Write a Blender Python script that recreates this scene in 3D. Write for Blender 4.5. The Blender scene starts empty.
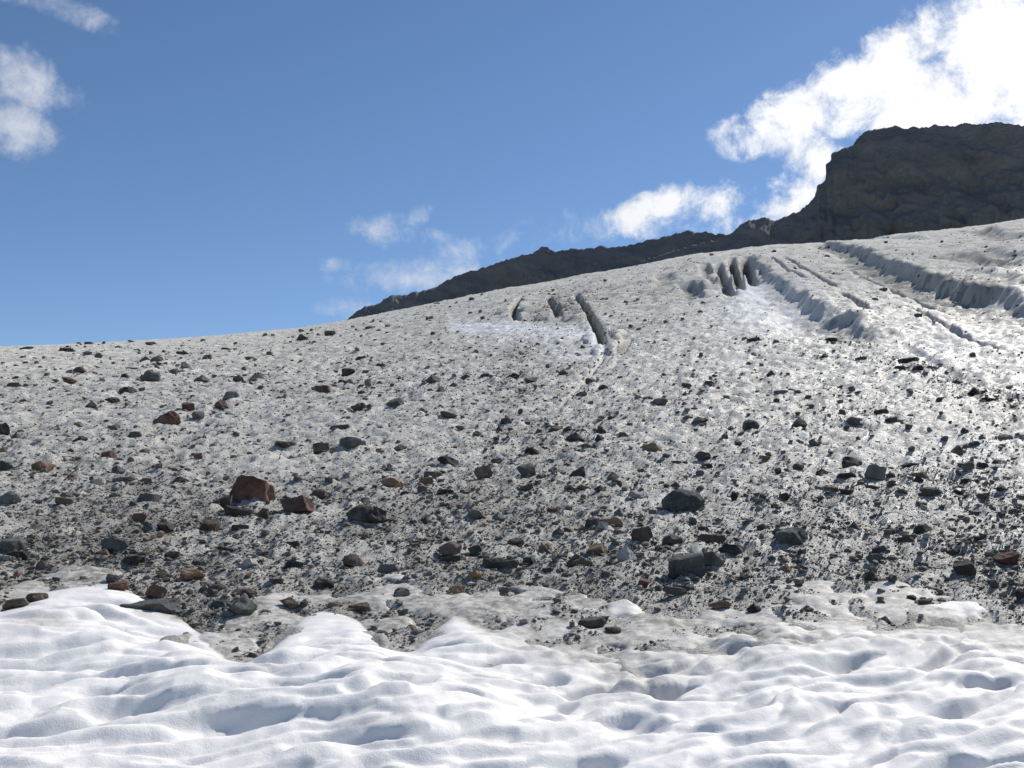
import bpy, bmesh, math, re
import numpy as np
from mathutils import Vector, Matrix
rng = np.random.default_rng(11)
sc = bpy.context.scene
C = sc.collection
# ------------------------------------------------------------------ camera constants
F = 1005.0; PITCH = math.radians(8.0); EYE = 1.6
cp, sp = math.cos(PITCH), math.sin(PITCH)
SUN_AZ, SUN_EL = math.radians(42), math.radians(43)

def pix_dir(u, v):
    a = (np.asarray(u, float) - 512) / F; b = (384 - np.asarray(v, float)) / F
    return a, cp - b * sp, sp + b * cp            # x, y, z
def pix_polar(u, v):
    x, y, z = pix_dir(u, v)
    return np.arctan2(x, y), z / np.hypot(x, y)
def polar_pix(th, te):
    sx, cy = np.sin(th), np.cos(th)
    d = cy * cp + te * sp
    d = np.where(d < .05, .05, d)
    return 512 + F * sx / d, 384 - F * (-cy * sp + te * cp) / d
# ------------------------------------------------------------------ noise
_perm = np.random.default_rng(3).permutation(256); _perm = np.concatenate([_perm, _perm, _perm])
_ang = np.random.default_rng(4).uniform(0, 2 * np.pi, 256); _gx, _gy = np.cos(_ang), np.sin(_ang)
def perlin(x, y, s=0):
    x = np.asarray(x, float) + 137.3 * s + 1000; y = np.asarray(y, float) + 71.7 * s + 1000
    xi = np.floor(x).astype(int); yi = np.floor(y).astype(int); xf = x - xi; yf = y - yi
    xi &= 255; yi &= 255
    w = xf * xf * xf * (xf * (xf * 6 - 15) + 10); q = yf * yf * yf * (yf * (yf * 6 - 15) + 10)
    def g(a, b, fx, fy):
        h = _perm[_perm[(xi + a) & 255] + ((yi + b) & 255)]
        return _gx[h] * fx + _gy[h] * fy
    a = g(0, 0, xf, yf); b = g(1, 0, xf - 1, yf); c = g(0, 1, xf, yf - 1); d = g(1, 1, xf - 1, yf - 1)
    return ((a + w * (b - a)) * (1 - q) + (c + w * (d - c)) * q) * 1.5
def fbm(x, y, o=4, s=0, g=.5):
    r = 0; a = 1
    for i in range(o):
        r = r + a * perlin(x * 2.03 ** i, y * 2.03 ** i, s + i); a *= g
    return r
def sm(a, b, x):
    t = np.clip((np.asarray(x, float) - a) / (b - a), 0, 1)
    return t * t * (3 - 2 * t)
# ------------------------------------------------------------------ terrain (metres; the camera stands at the origin)
SKY = np.array([(-500, 355), (-200, 351), (0, 347), (100, 343), (200, 337), (300, 328), (350, 320), (430, 304), (500, 290), (600, 273),
                (700, 254), (770, 246), (830, 243), (870, 240), (930, 233), (980, 227), (1024, 219), (1200, 200), (1500, 185)], float)
_th, _te = pix_polar(SKY[:, 0], SKY[:, 1])
K = 1.6 / 120 ** 2
SN = 0.204
def s_far(th):
    return np.interp(th, _th, _te) + 2 * math.sqrt(EYE * K)
def base_z(th, r):
    f = s_far(th); w = sm(math.log(6), math.log(95), np.log(np.maximum(r, .05)))
    s = SN + (f - SN) * w
    b = sm(math.radians(50), math.radians(130), np.abs(th))
    s = s * (1 - b) - .12 * b
    k = K * (1 - b)
    return s * r - k * r * r - .0007 * np.maximum(r - 125, 0) ** 2 * (1 - b)
def pix_ground(u, v):
    th, te = pix_polar(u, v)
    lo = np.full_like(th, 1.0); hi = np.full_like(th, 119.0)
    for _ in range(48):
        m = np.sqrt(lo * hi); e = (base_z(th, m) - EYE) / m
        up = e < te
        lo = np.where(up, m, lo); hi = np.where(up, hi, m)
    return th, np.sqrt(lo * hi)
def base_pix(th, r):
    return polar_pix(th, (base_z(th, r) - EYE) / r)
# crevasses: (pixel polyline, kind, height/depth, width)
CREV = [
 ([(822, 245), (836, 250), (856, 259), (872, 268), (895, 276), (920, 286), (945, 297), (985, 306), (1030, 320), (1110, 348)], 'step', 1.5, 5),
 ([(746, 258), (756, 272), (775, 284), (790, 295), (802, 306), (822, 320), (846, 334), (868, 342)], 'step', 1.15, 4),
 ([(836, 322), (856, 334), (878, 344)], 'step', .7, 2),
 ([(985, 262), (1005, 269), (1032, 282)], 'step', 0.72, 4),
 ([(940, 262), (985, 272), (1032, 288)], 'step', 0.57, 4),
 ([(955, 286), (985, 293), (1032, 305)], 'step', 0.54, 3),
 ([(985, 232), (1005, 237), (1035, 243)], 'step', 0.78, 4),
 ([(870, 240), (900, 240), (930, 243)], 'step', 0.48, 5),
 ([(718, 262), (720, 274), (726, 286), (733, 296)], 'cut', 1.2, .22),
 ([(731, 258), (733, 268), (738, 280), (741, 290)], 'cut', 1.4, .2),
 ([(745, 257), (746, 266), (749, 276), (756, 283)], 'cut', 1.4, .24),
 ([(703, 262), (708, 274), (712, 284)], 'cut', .8, .3),
 ([(684, 284), (692, 290), (696, 298)], 'cut', .8, .35),
 ([(662, 272), (666, 280), (664, 287)], 'cut', .6, .5),
 ([(522, 296), (516, 304), (513, 313), (519, 323)], 'cut', 1.0, .14),
 ([(548, 297), (555, 309), (560, 319)], 'cut', .7, .16),
 ([(575, 294), (584, 306), (590, 318), (596, 328), (601, 340), (603, 348)], 'cut', 1.1, .12),
 ([(634, 338), (626, 344), (619, 354)], 'cut', .55, .10),
 ([(606, 354), (592, 373), (574, 392), (556, 413)], 'cut', .12, .045),
 ([(768, 262), (790, 276), (812, 286)], 'cut', .55, .10),
 ([(782, 262), (815, 278), (842, 296)], 'cut', .45, .10),
 ([(838, 300), (862, 314), (880, 324)], 'cut', .45, .10),
 ([(846, 268), (880, 284), (915, 300), (955, 316)], 'cut', .4, .10),
 ([(905, 310), (960, 335), (1015, 352)], 'cut', .22, .08),
 ([(900, 345), (950, 372), (1024, 404)], 'cut', .12, .10),
]
_cw = []
for pts, kind, h, w in CREV:
    h = h * (.34 if kind == 'step' else .5)
    p = np.array(pts, float); th, r = pix_ground(p[:, 0], p[:, 1])
    _cw.append((np.stack([r * np.sin(th), r * np.cos(th)], 1), kind, h, w))
MOUND = []
for mu, mv, mw, hh in [(505, 314, 9, .30), (530, 312, 10, .36), (545, 319, 9, .32), (562, 308, 9, .34), (577, 320, 11, .36), (590, 340, 8, .3), (612, 350, 8, .3), (598, 352, 6, .22), (618, 336, 8, .22),
                       (692, 292, 8, .4), (703, 288, 8, .5), (714, 284, 7, .6), (727, 284, 7, .7), (741, 280, 6, .6), (672, 285, 9, .35), (650, 282, 9, .25), (752, 274, 6, .5)]:
    th, r = pix_ground(np.array([float(mu)]), np.array([float(mv)])); th, r = float(th[0]), float(r[0]); hh *= .5; mw *= 1.15
    MOUND.append((r * math.sin(th), r * math.cos(th), mw * r / F, max(mw * r / F * 2.6, 1.2), hh))
def crev(x, y):
    dz = np.zeros_like(x); blue = np.zeros_like(x); dark = np.zeros_like(x)
    idx = np.nonzero((np.hypot(x, y) > 14) & (y > 5))[0]
    if len(idx) == 0: return dz, blue, dark
    X, Y = x[idx], y[idx]
    j1 = .5 * perlin(X / 1.7, Y / 1.7, 31) + .25 * perlin(X / .6, Y / .6, 32)
    Z = np.zeros_like(X); B = np.zeros_like(X); D = np.zeros_like(X)
    for P, kind, h, w in _cw:
        jit = j1 * (1.0 if kind == 'step' else .9 * min(1, w * 2.5))
        bd = np.full_like(X, 1e9); bs = np.zeros_like(X); bt = np.zeros_like(X)
        L = np.hypot(*np.diff(P, axis=0).T); tot = L.sum(); acc = 0
        for i in range(len(P) - 1):
            a, b = P[i], P[i + 1]; d = (b - a) / L[i]
            t = np.clip((X - a[0]) * d[0] + (Y - a[1]) * d[1], 0, L[i])
            ex, ey = X - a[0] - t * d[0], Y - a[1] - t * d[1]
            q = np.hypot(ex, ey); m = q < bd
            bd = np.where(m, q, bd); bs = np.where(m, np.sign(-d[1] * ex + d[0] * ey), bs)
            bt = np.where(m, (acc + t) / tot, bt); acc += L[i]
        tp = sm(0, .16, np.minimum(bt, 1 - bt))
        if kind == 'step':
            sd = bd * bs + jit * .55
            up = sm(-.12, .35, sd) * np.exp(-np.maximum(sd, 0) / w) * np.exp(-np.maximum(bd - 3 * w, 0) / 1.)
            z = tp * h * up - tp * .45 * h * np.exp(-((sd + .7) / .6) ** 2)
            B = np.maximum(B, tp * np.exp(-((sd - .1) / .45) ** 2) * min(1, h))
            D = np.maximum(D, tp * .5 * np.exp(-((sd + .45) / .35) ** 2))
        else:
            ww = w * (1 + .5 * j1)
            q = np.abs(bd + jit * .3) / np.maximum(ww, .035)
            g = np.exp(-q ** 4)
            z = tp * (-h * g + .06 * h * np.exp(-((bd - 2.4 * w) / (1.6 * w)) ** 2))
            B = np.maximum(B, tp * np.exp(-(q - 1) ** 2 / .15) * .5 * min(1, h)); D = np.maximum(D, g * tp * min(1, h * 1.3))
        Z += z
    for mx, my, lx, lr, hh in MOUND:
        al = np.arctan2(X, Y) * np.hypot(mx, my) - math.atan2(mx, my) * math.hypot(mx, my); ar = np.hypot(X, Y) - math.hypot(mx, my)
        q = np.sqrt((al / lx) ** 2 + (ar / lr) ** 2) + .5 * j1
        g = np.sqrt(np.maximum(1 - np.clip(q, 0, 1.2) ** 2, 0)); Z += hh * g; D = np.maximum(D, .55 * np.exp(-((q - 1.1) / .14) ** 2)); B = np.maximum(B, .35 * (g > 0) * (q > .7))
    dz[idx] = Z; blue[idx] = B; dark[idx] = D
    return dz, blue, dark
CDIR = _cw[0][0][-2] - _cw[0][0][0]; CDIR = CDIR / np.hypot(*CDIR)
def terrain(th, r):
    x, y = r * np.sin(th), r * np.cos(th)
    steep = np.clip((s_far(th) - SN) / .1, 0, 1.3) * sm(14, 50, r)
    z = base_z(th, r)
    z = z + .012 * np.minimum(r, 12) / 4 * fbm(x / 2.2, y / 2.2, 2, 1)
    fade = 1 - .95 * sm(112, 130, r)
    relief = 0
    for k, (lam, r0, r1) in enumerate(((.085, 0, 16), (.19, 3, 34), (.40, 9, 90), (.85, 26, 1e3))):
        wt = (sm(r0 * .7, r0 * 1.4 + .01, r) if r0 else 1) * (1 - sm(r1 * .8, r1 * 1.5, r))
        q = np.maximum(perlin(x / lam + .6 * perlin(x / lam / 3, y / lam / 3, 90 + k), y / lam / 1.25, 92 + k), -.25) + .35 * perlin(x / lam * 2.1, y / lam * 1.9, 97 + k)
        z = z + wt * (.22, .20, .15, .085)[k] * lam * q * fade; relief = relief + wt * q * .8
    z = z + .016 * fbm(x / .8, y / .8, 2, 5)
    far = sm(20, 60, r) * (1 - .9 * sm(118, 135, r))
    z = z + far * (.035 * fbm(x / 1.5, y / 2.5, 3, 14) + .02 * np.maximum(perlin(x / .5, y / 1.2, 18), 0))
    z = z + steep * (.22 * fbm(x / 9, y / 14, 2, 21) + .05 * fbm(x / 2.1, y / 3.2, 3, 25)) * (1 - .9 * sm(105, 135, r))
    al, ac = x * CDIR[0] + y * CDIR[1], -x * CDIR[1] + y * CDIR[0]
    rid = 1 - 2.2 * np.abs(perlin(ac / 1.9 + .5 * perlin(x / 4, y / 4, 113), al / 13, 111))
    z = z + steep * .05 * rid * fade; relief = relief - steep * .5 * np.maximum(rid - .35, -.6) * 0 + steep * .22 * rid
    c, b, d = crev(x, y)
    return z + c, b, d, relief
# ------------------------------------------------------------------ snow lying at the foot of the slope
EDGE = np.array([(-700, 615), (-150, 600), (0, 612), (20, 605), (45, 593), (75, 588), (108, 583), (128, 590), (150, 603), (180, 617), (203, 626), (212, 646),
                 (226, 659), (243, 664), (258, 660), (266, 646), (285, 632), (303, 618), (320, 610), (340, 612), (355, 621), (375, 637), (395, 650), (412, 653), (424, 636),
                 (432, 624), (442, 617), (456, 617), (474, 626), (496, 634), (525, 640), (560, 646), (600, 655), (640, 655), (680, 644), (720, 634), (760, 626), (800, 620),
                 (850, 616), (900, 613), (950, 616), (1000, 620), (1040, 632), (1200, 640), (1700, 640)], float)
BLOB = [(418, 600, 70, 11, .018, .85), (530, 610, 90, 16, .02, .85), (385, 582, 30, 8, .015, .8), (620, 612, 17, 7, .05, .45),
        (650, 634, 80, 14, .02, .85), (820, 594, 90, 10, .02, .75), (890, 612, 90, 11, .02, .6), (958, 607, 36, 6, .022, .15), (780, 616, 70, 11, .02, .7), (70, 592, 60, 10, .02, .85),
        (30, 602, 34, 11, .02, .7), (80, 578, 44, 9, .02, .9), (300, 598, 30, 8, .015, .85), (262, 622, 40, 22, .01, .9), (235, 650, 34, 16, .015, .75), (700, 640, 70, 10, .03, .6), (560, 638, 80, 12, .02, .75), (960, 632, 90, 12, .02, .7), (395, 640, 40, 16, .012, .9)]
EU = np.arange(-700., 1701.); _e0 = np.interp(EU, EDGE[:, 0], EDGE[:, 1])
def gsm(e, w):
    k = np.exp(-.5 * (np.arange(-4 * w, 4 * w + 1) / w) ** 2); return np.convolve(np.pad(e, 4 * w, mode='edge'), k / k.sum(), 'valid')
_e0 = gsm(np.max([np.interp(EU + k, EU, _e0) - .9 * abs(k) for k in range(-60, 61)], axis=0), 3)
ES = (_e0, gsm(_e0, 26), gsm(_e0, 80))
def snow_layer(th, r):
    u, v = base_pix(th, r); x, y = r * np.sin(th), r * np.cos(th)
    rt = sm(420, 620, u)
    nz = fbm(x / .30, y / .30, 3, 41)
    s0, s1, s2 = (v - np.interp(u, EU, e) for e in ES)
    w1 = sm(4, 42, s0); s1 = s0 * (1 - w1) + s1 * w1; w2 = sm(40, 120, s1); sd = s1 * (1 - w2) + s2 * w2 + nz * (3 + 16 * rt)
    t = np.where(sd > 0, .12 * (1 - np.exp(-sd / (42 + 50 * rt))), .004 * sd) - .004
    # hollows and ridges melted into the surface
    a = math.radians(-20); X = x * math.cos(a) - y * math.sin(a); Y = x * math.sin(a) + y * math.cos(a)
    X = X + .08 * fbm(x / .5, y / .5, 2, 44); Y = Y + .05 * fbm(x / .5, y / .5, 2, 46)
    cup = np.abs(perlin(X / .36, Y / .135, 50)); cup2 = np.abs(perlin(X / .16, Y / .10, 52))
    hol = np.maximum(perlin(X / .36, Y / .125, 56) - .08, 0)
    drift = fbm(x / 1.5 + .35 * y, y / 1.1, 2, 54)
    wave = perlin(X / .5, Y / .13, 63)
    rel = (.045 * np.minimum(cup, .5) + .010 * cup2 - .095 * hol + .085 * drift + .018 * wave - .05 * np.maximum(perlin(X / .8, Y / .42, 66) - .15, 0) + .004 * fbm(x / .1, y / .1, 2, 58))
    rel = rel * sm(-2, 45, sd)
    dirt = np.clip(.95 * np.exp(-np.maximum(sd, 0) / (5 + 30 * rt)) + .9 * np.maximum(fbm(x / .8, y / .45, 3, 60) - .25, 0) * np.exp(-np.maximum(sd, 0) / 70), 0, 1)
    dirt = np.maximum(dirt, .55 * rt * np.exp(-((u - 640) / 110) ** 2 - ((v - 668) / 26) ** 2) * sm(-.3, .4, nz))
    dirt = np.maximum(dirt, .45 * np.exp(-((u - 40) / 60) ** 2 - ((v - 640) / 14) ** 2) * sm(-.5, .4, nz))
    z = t + rel
    for bu, bv, ru, rv, hh, dd in BLOB:
        q = ((u - bu) / ru) ** 2 + ((v - bv) / rv) ** 2
        g = 1.0 - q + 1.0 * nz
        tb = np.where(g > 0, hh * .55 * (1 - np.exp(-2.2 * g)), .05 * g) - .003 + .012 * nz
        m = (tb > z) & (q < 4) & (sd < 9)
        z = np.where(m, tb, z); dirt = np.where(m, dd, dirt)
    z = np.where((sd < -40) & (z < 0), np.minimum(z, -.06), z)
    return np.maximum(z, -.25), dirt, sd
def snow_z(th, r):
    t, d, sd = snow_layer(th, r)
    return smooth_t(th, r) + t, d, sd
def smooth_t(th, r):
    x, y = r * np.sin(th), r * np.cos(th)
    return base_z(th, r) + .012 * np.minimum(r, 12) / 4 * fbm(x / 2.2, y / 2.2, 2, 1) + .010
# ------------------------------------------------------------------ shader helpers
def material(name):
    m = bpy.data.materials.new(name); m.use_nodes = True
    nt = m.node_tree; nt.nodes.clear()
    out = nt.nodes.new('ShaderNodeOutputMaterial'); b = nt.nodes.new('ShaderNodeBsdfPrincipled')
    nt.links.new(b.outputs[0], out.inputs[0])
    return m, nt, b
def N(nt, t, **kw):
    n = nt.nodes.new(t)
    for k, v in kw.items():
        if k.startswith('i_'):
            key = k[2:]; n.inputs[int(key) if key.isdigit() else key].default_value = v
        else: setattr(n, k, v)
    return n
def link(nt, a, b): nt.links.new(a, b)
def noise(nt, co, scale, detail=6, rough=.6, dist=0):
    n = N(nt, 'ShaderNodeTexNoise'); n.inputs['Scale'].default_value = scale; n.inputs['Detail'].default_value = detail
    n.inputs['Roughness'].default_value = rough; n.inputs['Distortion'].default_value = dist
    if co is not None: link(nt, co, n.inputs['Vector'])
    return n.outputs['Fac']
def val(nt, s, inp):
    if isinstance(s, (int, float)): inp.default_value = s
    else: link(nt, s, inp)
def math_(nt, op, a, b=0., c=0., clamp=False):
    n = N(nt, 'ShaderNodeMath', operation=op, use_clamp=clamp)
    for s, i in zip((a, b, c), n.inputs): val(nt, s, i)
    return n.outputs[0]
def step(nt, x, a, b, lo=0., hi=1.):
    n = N(nt, 'ShaderNodeMapRange', interpolation_type='SMOOTHSTEP'); val(nt, x, n.inputs[0])
    for i, q in enumerate((a, b, lo, hi)): val(nt, q, n.inputs[i + 1])
    return n.outputs[0]
def mix(nt, f, a, b, mode='MIX'):
    n = N(nt, 'ShaderNodeMix', data_type='RGBA', blend_type=mode)
    val(nt, f, n.inputs[0])
    for s, i in ((a, n.inputs[6]), (b, n.inputs[7])):
        if isinstance(s, tuple): i.default_value = (*s, 1)
        else: link(nt, s, i)
    return n.outputs[2]
def attr(nt, name):
    return N(nt, 'ShaderNodeAttribute', attribute_name=name)
def bump(nt, h, strength, dist, nrm=None):
    n = N(nt, 'ShaderNodeBump'); n.inputs['Strength'].default_value = strength; n.inputs['Distance'].default_value = dist
    link(nt, h, n.inputs['Height'])
    if nrm is not None: link(nt, nrm, n.inputs['Normal'])
    return n.outputs[0]
# glacier ice with grit frozen into it
ice, nt, b = material('dirty_glacier_ice')
co = N(nt, 'ShaderNodeNewGeometry').outputs['Position']
A = attr(nt, 'mask').outputs['Color']; sep = N(nt, 'ShaderNodeSeparateColor'); link(nt, A, sep.inputs[0])
dirt, blue, fresh = sep.outputs[0], sep.outputs[1], sep.outputs[2]
A2 = attr(nt, 'mask_b').outputs['Color']; sep2 = N(nt, 'ShaderNodeSeparateColor'); link(nt, A2, sep2.inputs[0]); dark = sep2.outputs[0]; farm = sep2.outputs[1]; rel = sep2.outputs[2]
n1 = noise(nt, co, 2.2, 12, .68, .3); n2 = noise(nt, co, 9, 8, .7); n3 = noise(nt, co, .35, 5, .6); n4 = noise(nt, co, 34, 6, .7)
icecol = mix(nt, step(nt, n3, .35, .65), (.57, .55, .50), (.67, .65, .595))
icecol = mix(nt, step(nt, n2, .48, .66, 0, .5), icecol, (.42, .405, .36))
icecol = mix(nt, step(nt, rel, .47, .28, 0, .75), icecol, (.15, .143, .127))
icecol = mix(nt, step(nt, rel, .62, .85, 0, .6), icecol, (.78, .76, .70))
icecol = mix(nt, math_(nt, 'MULTIPLY', dirt, .5, clamp=True), icecol, mix(nt, n4, (.32, .305, .27), (.50, .48, .43)))
gritcol = mix(nt, step(nt, n4, .3, .7), (.17, .162, .142), (.48, .457, .40))
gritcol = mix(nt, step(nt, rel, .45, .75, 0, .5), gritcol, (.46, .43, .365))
th_ = math_(nt, 'SUBTRACT', .665, math_(nt, 'MULTIPLY', dirt, .165))
spk = step(nt, n1, math_(nt, 'SUBTRACT', th_, .05), math_(nt, 'ADD', th_, .06))
spk2 = step(nt, n4, .56, .66, 0, .6)
spk = math_(nt, 'MAXIMUM', spk, math_(nt, 'MULTIPLY', spk2, math_(nt, 'ADD', .35, dirt), clamp=True))
col = mix(nt, math_(nt, 'MULTIPLY', spk, .88), icecol, gritcol)
col = mix(nt, math_(nt, 'MULTIPLY', blue, step(nt, n1, .4, .6, .85, .5)), col, mix(nt, n2, (.20, .195, .17), (.44, .43, .385)))
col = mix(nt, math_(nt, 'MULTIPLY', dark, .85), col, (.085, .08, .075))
col = mix(nt, math_(nt, 'MULTIPLY', fresh, step(nt, n2, .3, .55, .55, 1.)), col, (.84, .84, .85))
link(nt, col, b.inputs['Base Color'])
link(nt, math_(nt, 'ADD', step(nt, n2, .3, .7, .25, .6), math_(nt, 'MULTIPLY', farm, .45), clamp=True), b.inputs['Roughness']); link(nt, math_(nt, 'SUBTRACT', .5, math_(nt, 'MULTIPLY', farm, .42)), b.inputs['Specular IOR Level'])
b.inputs['IOR'].default_value = 1.33
hh = math_(nt, 'SUBTRACT', math_(nt, 'ADD', n1, math_(nt, 'MULTIPLY', n4, .35)), math_(nt, 'MULTIPLY', spk, .12))
link(nt, bump(nt, n4, .5, .02, bump(nt, n2, .7, .04, bump(nt, hh, .7, .10))), b.inputs['Normal'])
# wind-packed melting snow
snow, nt, b = material('melting_snow')
co = N(nt, 'ShaderNodeNewGeometry').outputs['Position']
sd_ = N(nt, 'ShaderNodeSeparateColor'); link(nt, attr(nt, 'mask').outputs['Color'], sd_.inputs[0]); dirt = sd_.outputs[0]
n1 = noise(nt, co, 5, 8, .65); n2 = noise(nt, co, 60, 5, .7); n3 = noise(nt, co, 220, 3, .6)
clean = mix(nt, step(nt, n1, .35, .7), (.84, .82, .795), (.79, .77, .75))
mud = mix(nt, step(nt, noise(nt, co, 22, 8, .72), .40, .62), (.17, .16, .135), (.50, .48, .43))
f = math_(nt, 'MULTIPLY', dirt, step(nt, n1, .25, .6, .6, 1.15), clamp=True)
col = mix(nt, f, clean, mud)
col = mix(nt, math_(nt, 'MULTIPLY', step(nt, n3, .66, .72), .35), col, (.3, .27, .24))
link(nt, col, b.inputs['Base Color']); b.inputs['Roughness'].default_value = .62; b.inputs['Specular IOR Level'].default_value = .35
b.inputs['Subsurface Weight'].default_value = .0
link(nt, bump(nt, n3, .4, .005, bump(nt, n2, .25, .010)), b.inputs['Normal'])
# loose rocks; each takes its own base colour from the object
rockm, nt, b = material('weathered_rock')
tc = N(nt, 'ShaderNodeTexCoord').outputs['Object']; oi = N(nt, 'ShaderNodeObjectInfo')
off = N(nt, 'ShaderNodeVectorMath', operation='ADD'); link(nt, tc, off.inputs[0])
cmb = N(nt, 'ShaderNodeCombineXYZ'); link(nt, math_(nt, 'MULTIPLY', oi.outputs['Random'], 40.), cmb.inputs[0]); link(nt, cmb.outputs[0], off.inputs[1]); co = off.outputs[0]
n1 = noise(nt, co, 5, 8, .65, .4); n2 = noise(nt, co, 28, 8, .7); n3 = noise(nt, co, 90, 4, .7)
dk = mix(nt, 1., oi.outputs['Color'], (.55, .52, .50), 'MULTIPLY'); lt = mix(nt, .13, oi.outputs['Color'], (.42, .40, .36))
col = mix(nt, step(nt, n1, .33, .66), dk, lt)
col = mix(nt, step(nt, n2, .54, .68, 0, .4), col, (.26, .25, .22))
col = mix(nt, step(nt, n3, .56, .7, 0, .5), col, (.03, .028, .026))
link(nt, col, b.inputs['Base Color']); b.inputs['Roughness'].default_value = .85; b.inputs['Specular IOR Level'].default_value = .12
link(nt, bump(nt, n3, .35, .006, bump(nt, n2, .6, .02, bump(nt, n1, .4, .05))), b.inputs['Normal'])
# small stones
grav, nt, b = material('loose_stones')
co = N(nt, 'ShaderNodeNewGeometry').outputs['Position']
n1 = noise(nt, co, 40, 6, .7)
col = mix(nt, step(nt, n1, .4, .65, 0, .3), attr(nt, 'tint').outputs['Color'], (.24, .23, .20))
link(nt, col, b.inputs['Base Color']); b.inputs['Roughness'].default_value = .7; b.inputs['Specular IOR Level'].default_value = .2
link(nt, bump(nt, n1, .5, .01), b.inputs['Normal'])
# mountain rock, with distance haze put into its lifted, blue-grey colours
mtn, nt, b = material('hazed_mountain_rock')
co = N(nt, 'ShaderNodeNewGeometry').outputs['Position']
mp = N(nt, 'ShaderNodeMapping'); link(nt, co, mp.inputs[0]); mp.inputs['Rotation'].default_value = (0, math.radians(24), 0); mp.inputs['Scale'].default_value = (1, 1, 2.6)
n1 = noise(nt, mp.outputs[0], .035, 9, .66, .5); n2 = noise(nt, co, .22, 8, .72); n3 = noise(nt, co, .012, 4, .55)
col = mix(nt, step(nt, n1, .36, .64), (.165, .168, .175), (.22, .217, .213))
col = mix(nt, step(nt, n3, .47, .64, 0, .5), col, (.205, .19, .175))
col = mix(nt, step(nt, n2, .5, .68, 0, .55), col, (.125, .13, .138))
link(nt, col, b.inputs['Base Color']); b.inputs['Roughness'].default_value = .9; b.inputs['Specular IOR Level'].default_value = .1
link(nt, bump(nt, n2, .8, 2.2, bump(nt, n1, .8, 7.)), b.inputs['Normal'])
# ------------------------------------------------------------------ mesh helpers
def grid_mesh(name, X, Y, Z, mat, wrap=False, kind='structure', smooth=True, attrs=None):
    nr, nc = X.shape
    me = bpy.data.meshes.new(name)
    me.vertices.add(nr * nc)
    me.vertices.foreach_set('co', np.stack([X, Y, Z], -1).astype(np.float32).ravel())
    cc = nc if wrap else nc - 1
    i, j = np.meshgrid(np.arange(nr - 1), np.arange(cc), indexing='ij'); j2 = (j + 1) % nc
    q = np.stack([i * nc + j, i * nc + j2, (i + 1) * nc + j2, (i + 1) * nc + j], -1).reshape(-1, 4)
    me.loops.add(q.size); me.loops.foreach_set('vertex_index', q.ravel().astype(np.int32))
    me.polygons.add(len(q)); me.polygons.foreach_set('loop_start', np.arange(0, q.size, 4, dtype=np.int32))
    me.polygons.foreach_set('loop_total', np.full(len(q), 4, np.int32))
    me.update(calc_edges=True)
    me.polygons.foreach_set('use_smooth', np.full(len(q), smooth))
    for k, (a, b_, c_) in (attrs or {}).items():
        at = me.color_attributes.new(k, 'FLOAT_COLOR', 'POINT')
        f = np.ones((nr * nc, 4), np.float32); f[:, 0] = np.ravel(a); f[:, 1] = np.ravel(b_); f[:, 2] = np.ravel(c_)
        at.data.foreach_set('color', f.ravel())
    me.materials.append(mat)
    o = bpy.data.objects.new(name, me); C.objects.link(o)
    if kind: o['kind'] = kind
    return o
def seg_az(dense, n, mid, nm, nb):
    d = math.radians(dense); m = math.radians(mid)
    return np.concatenate([np.linspace(-math.pi, -m, nb, endpoint=False), np.linspace(-m, -d, nm, endpoint=False), np.linspace(-d, d, n),
                           np.linspace(d, m, nm + 1)[1:], np.linspace(m, math.pi, nb, endpoint=False)[1:]])
# ------------------------------------------------------------------ how much debris lies where
def seg_d(u, v, pts):
    bd = np.full(np.shape(u), 1e9)
    for (ax, ay), (bx, by) in zip(pts[:-1], pts[1:]):
        dx, dy = bx - ax, by - ay; t = np.clip(((u - ax) * dx + (v - ay) * dy) / (dx * dx + dy * dy), 0, 1)
        bd = np.minimum(bd, np.hypot(u - ax - t * dx, v - ay - t * dy))
    return bd
def ell(u, v, cu, cv, ru, rv): return np.exp(-((u - cu) / ru) ** 2 - ((v - cv) / rv) ** 2)
def debris(u, v, x, y):
    sky = np.interp(u, SKY[:, 0], SKY[:, 1]); t = (v - sky) / (605 - sky)
    d = .34 + .10 * sm(0, .3, t) + .42 * sm(.35, .95, t)
    right = sm(560, 760, u) * (1 - sm(350, 440, v)); d = d * (1 - .62 * right)
    d = d * (1 - .28 * sm(520, 760, u) * (1 - sm(460, 580, v)))
    d = d + .35 * ell(u, v, 60, 530, 110, 45) + .30 * ell(u, v, 250, 580, 160, 38) + .12 * ell(u, v, 510, 420, 70, 60) + .1 * ell(u, v, 560, 440, 60, 30)
    d = d + .25 * ell(u, v, 640, 600, 200, 22) + .2 * ell(u, v, 430, 540, 120, 40)
    d = d + 1.1 * np.exp(-(seg_d(u, v, [(842, 342), (880, 356), (930, 372), (985, 394), (1040, 410)]) / 7) ** 2)
    d = d + .6 * np.exp(-(seg_d(u, v, [(585, 300), (560, 305), (520, 350), (505, 400)]) / 14) ** 2)
    d = d * (1 + .75 * fbm(x / 1.6, y / 2.4, 3, 71) + .3 * perlin(x / .4, y / .5, 77))
    d = d * (1 - .6 * sm(380, 480, u) * sm(570, 615, v)) + .15 * fbm(x / .35, y / .35, 2, 79)
    d = d - .5 * ell(u, v, 60, 470, 60, 12) - .3 * ell(u, v, 900, 470, 140, 40)
    return np.clip(d, 0, 1.25)
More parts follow.
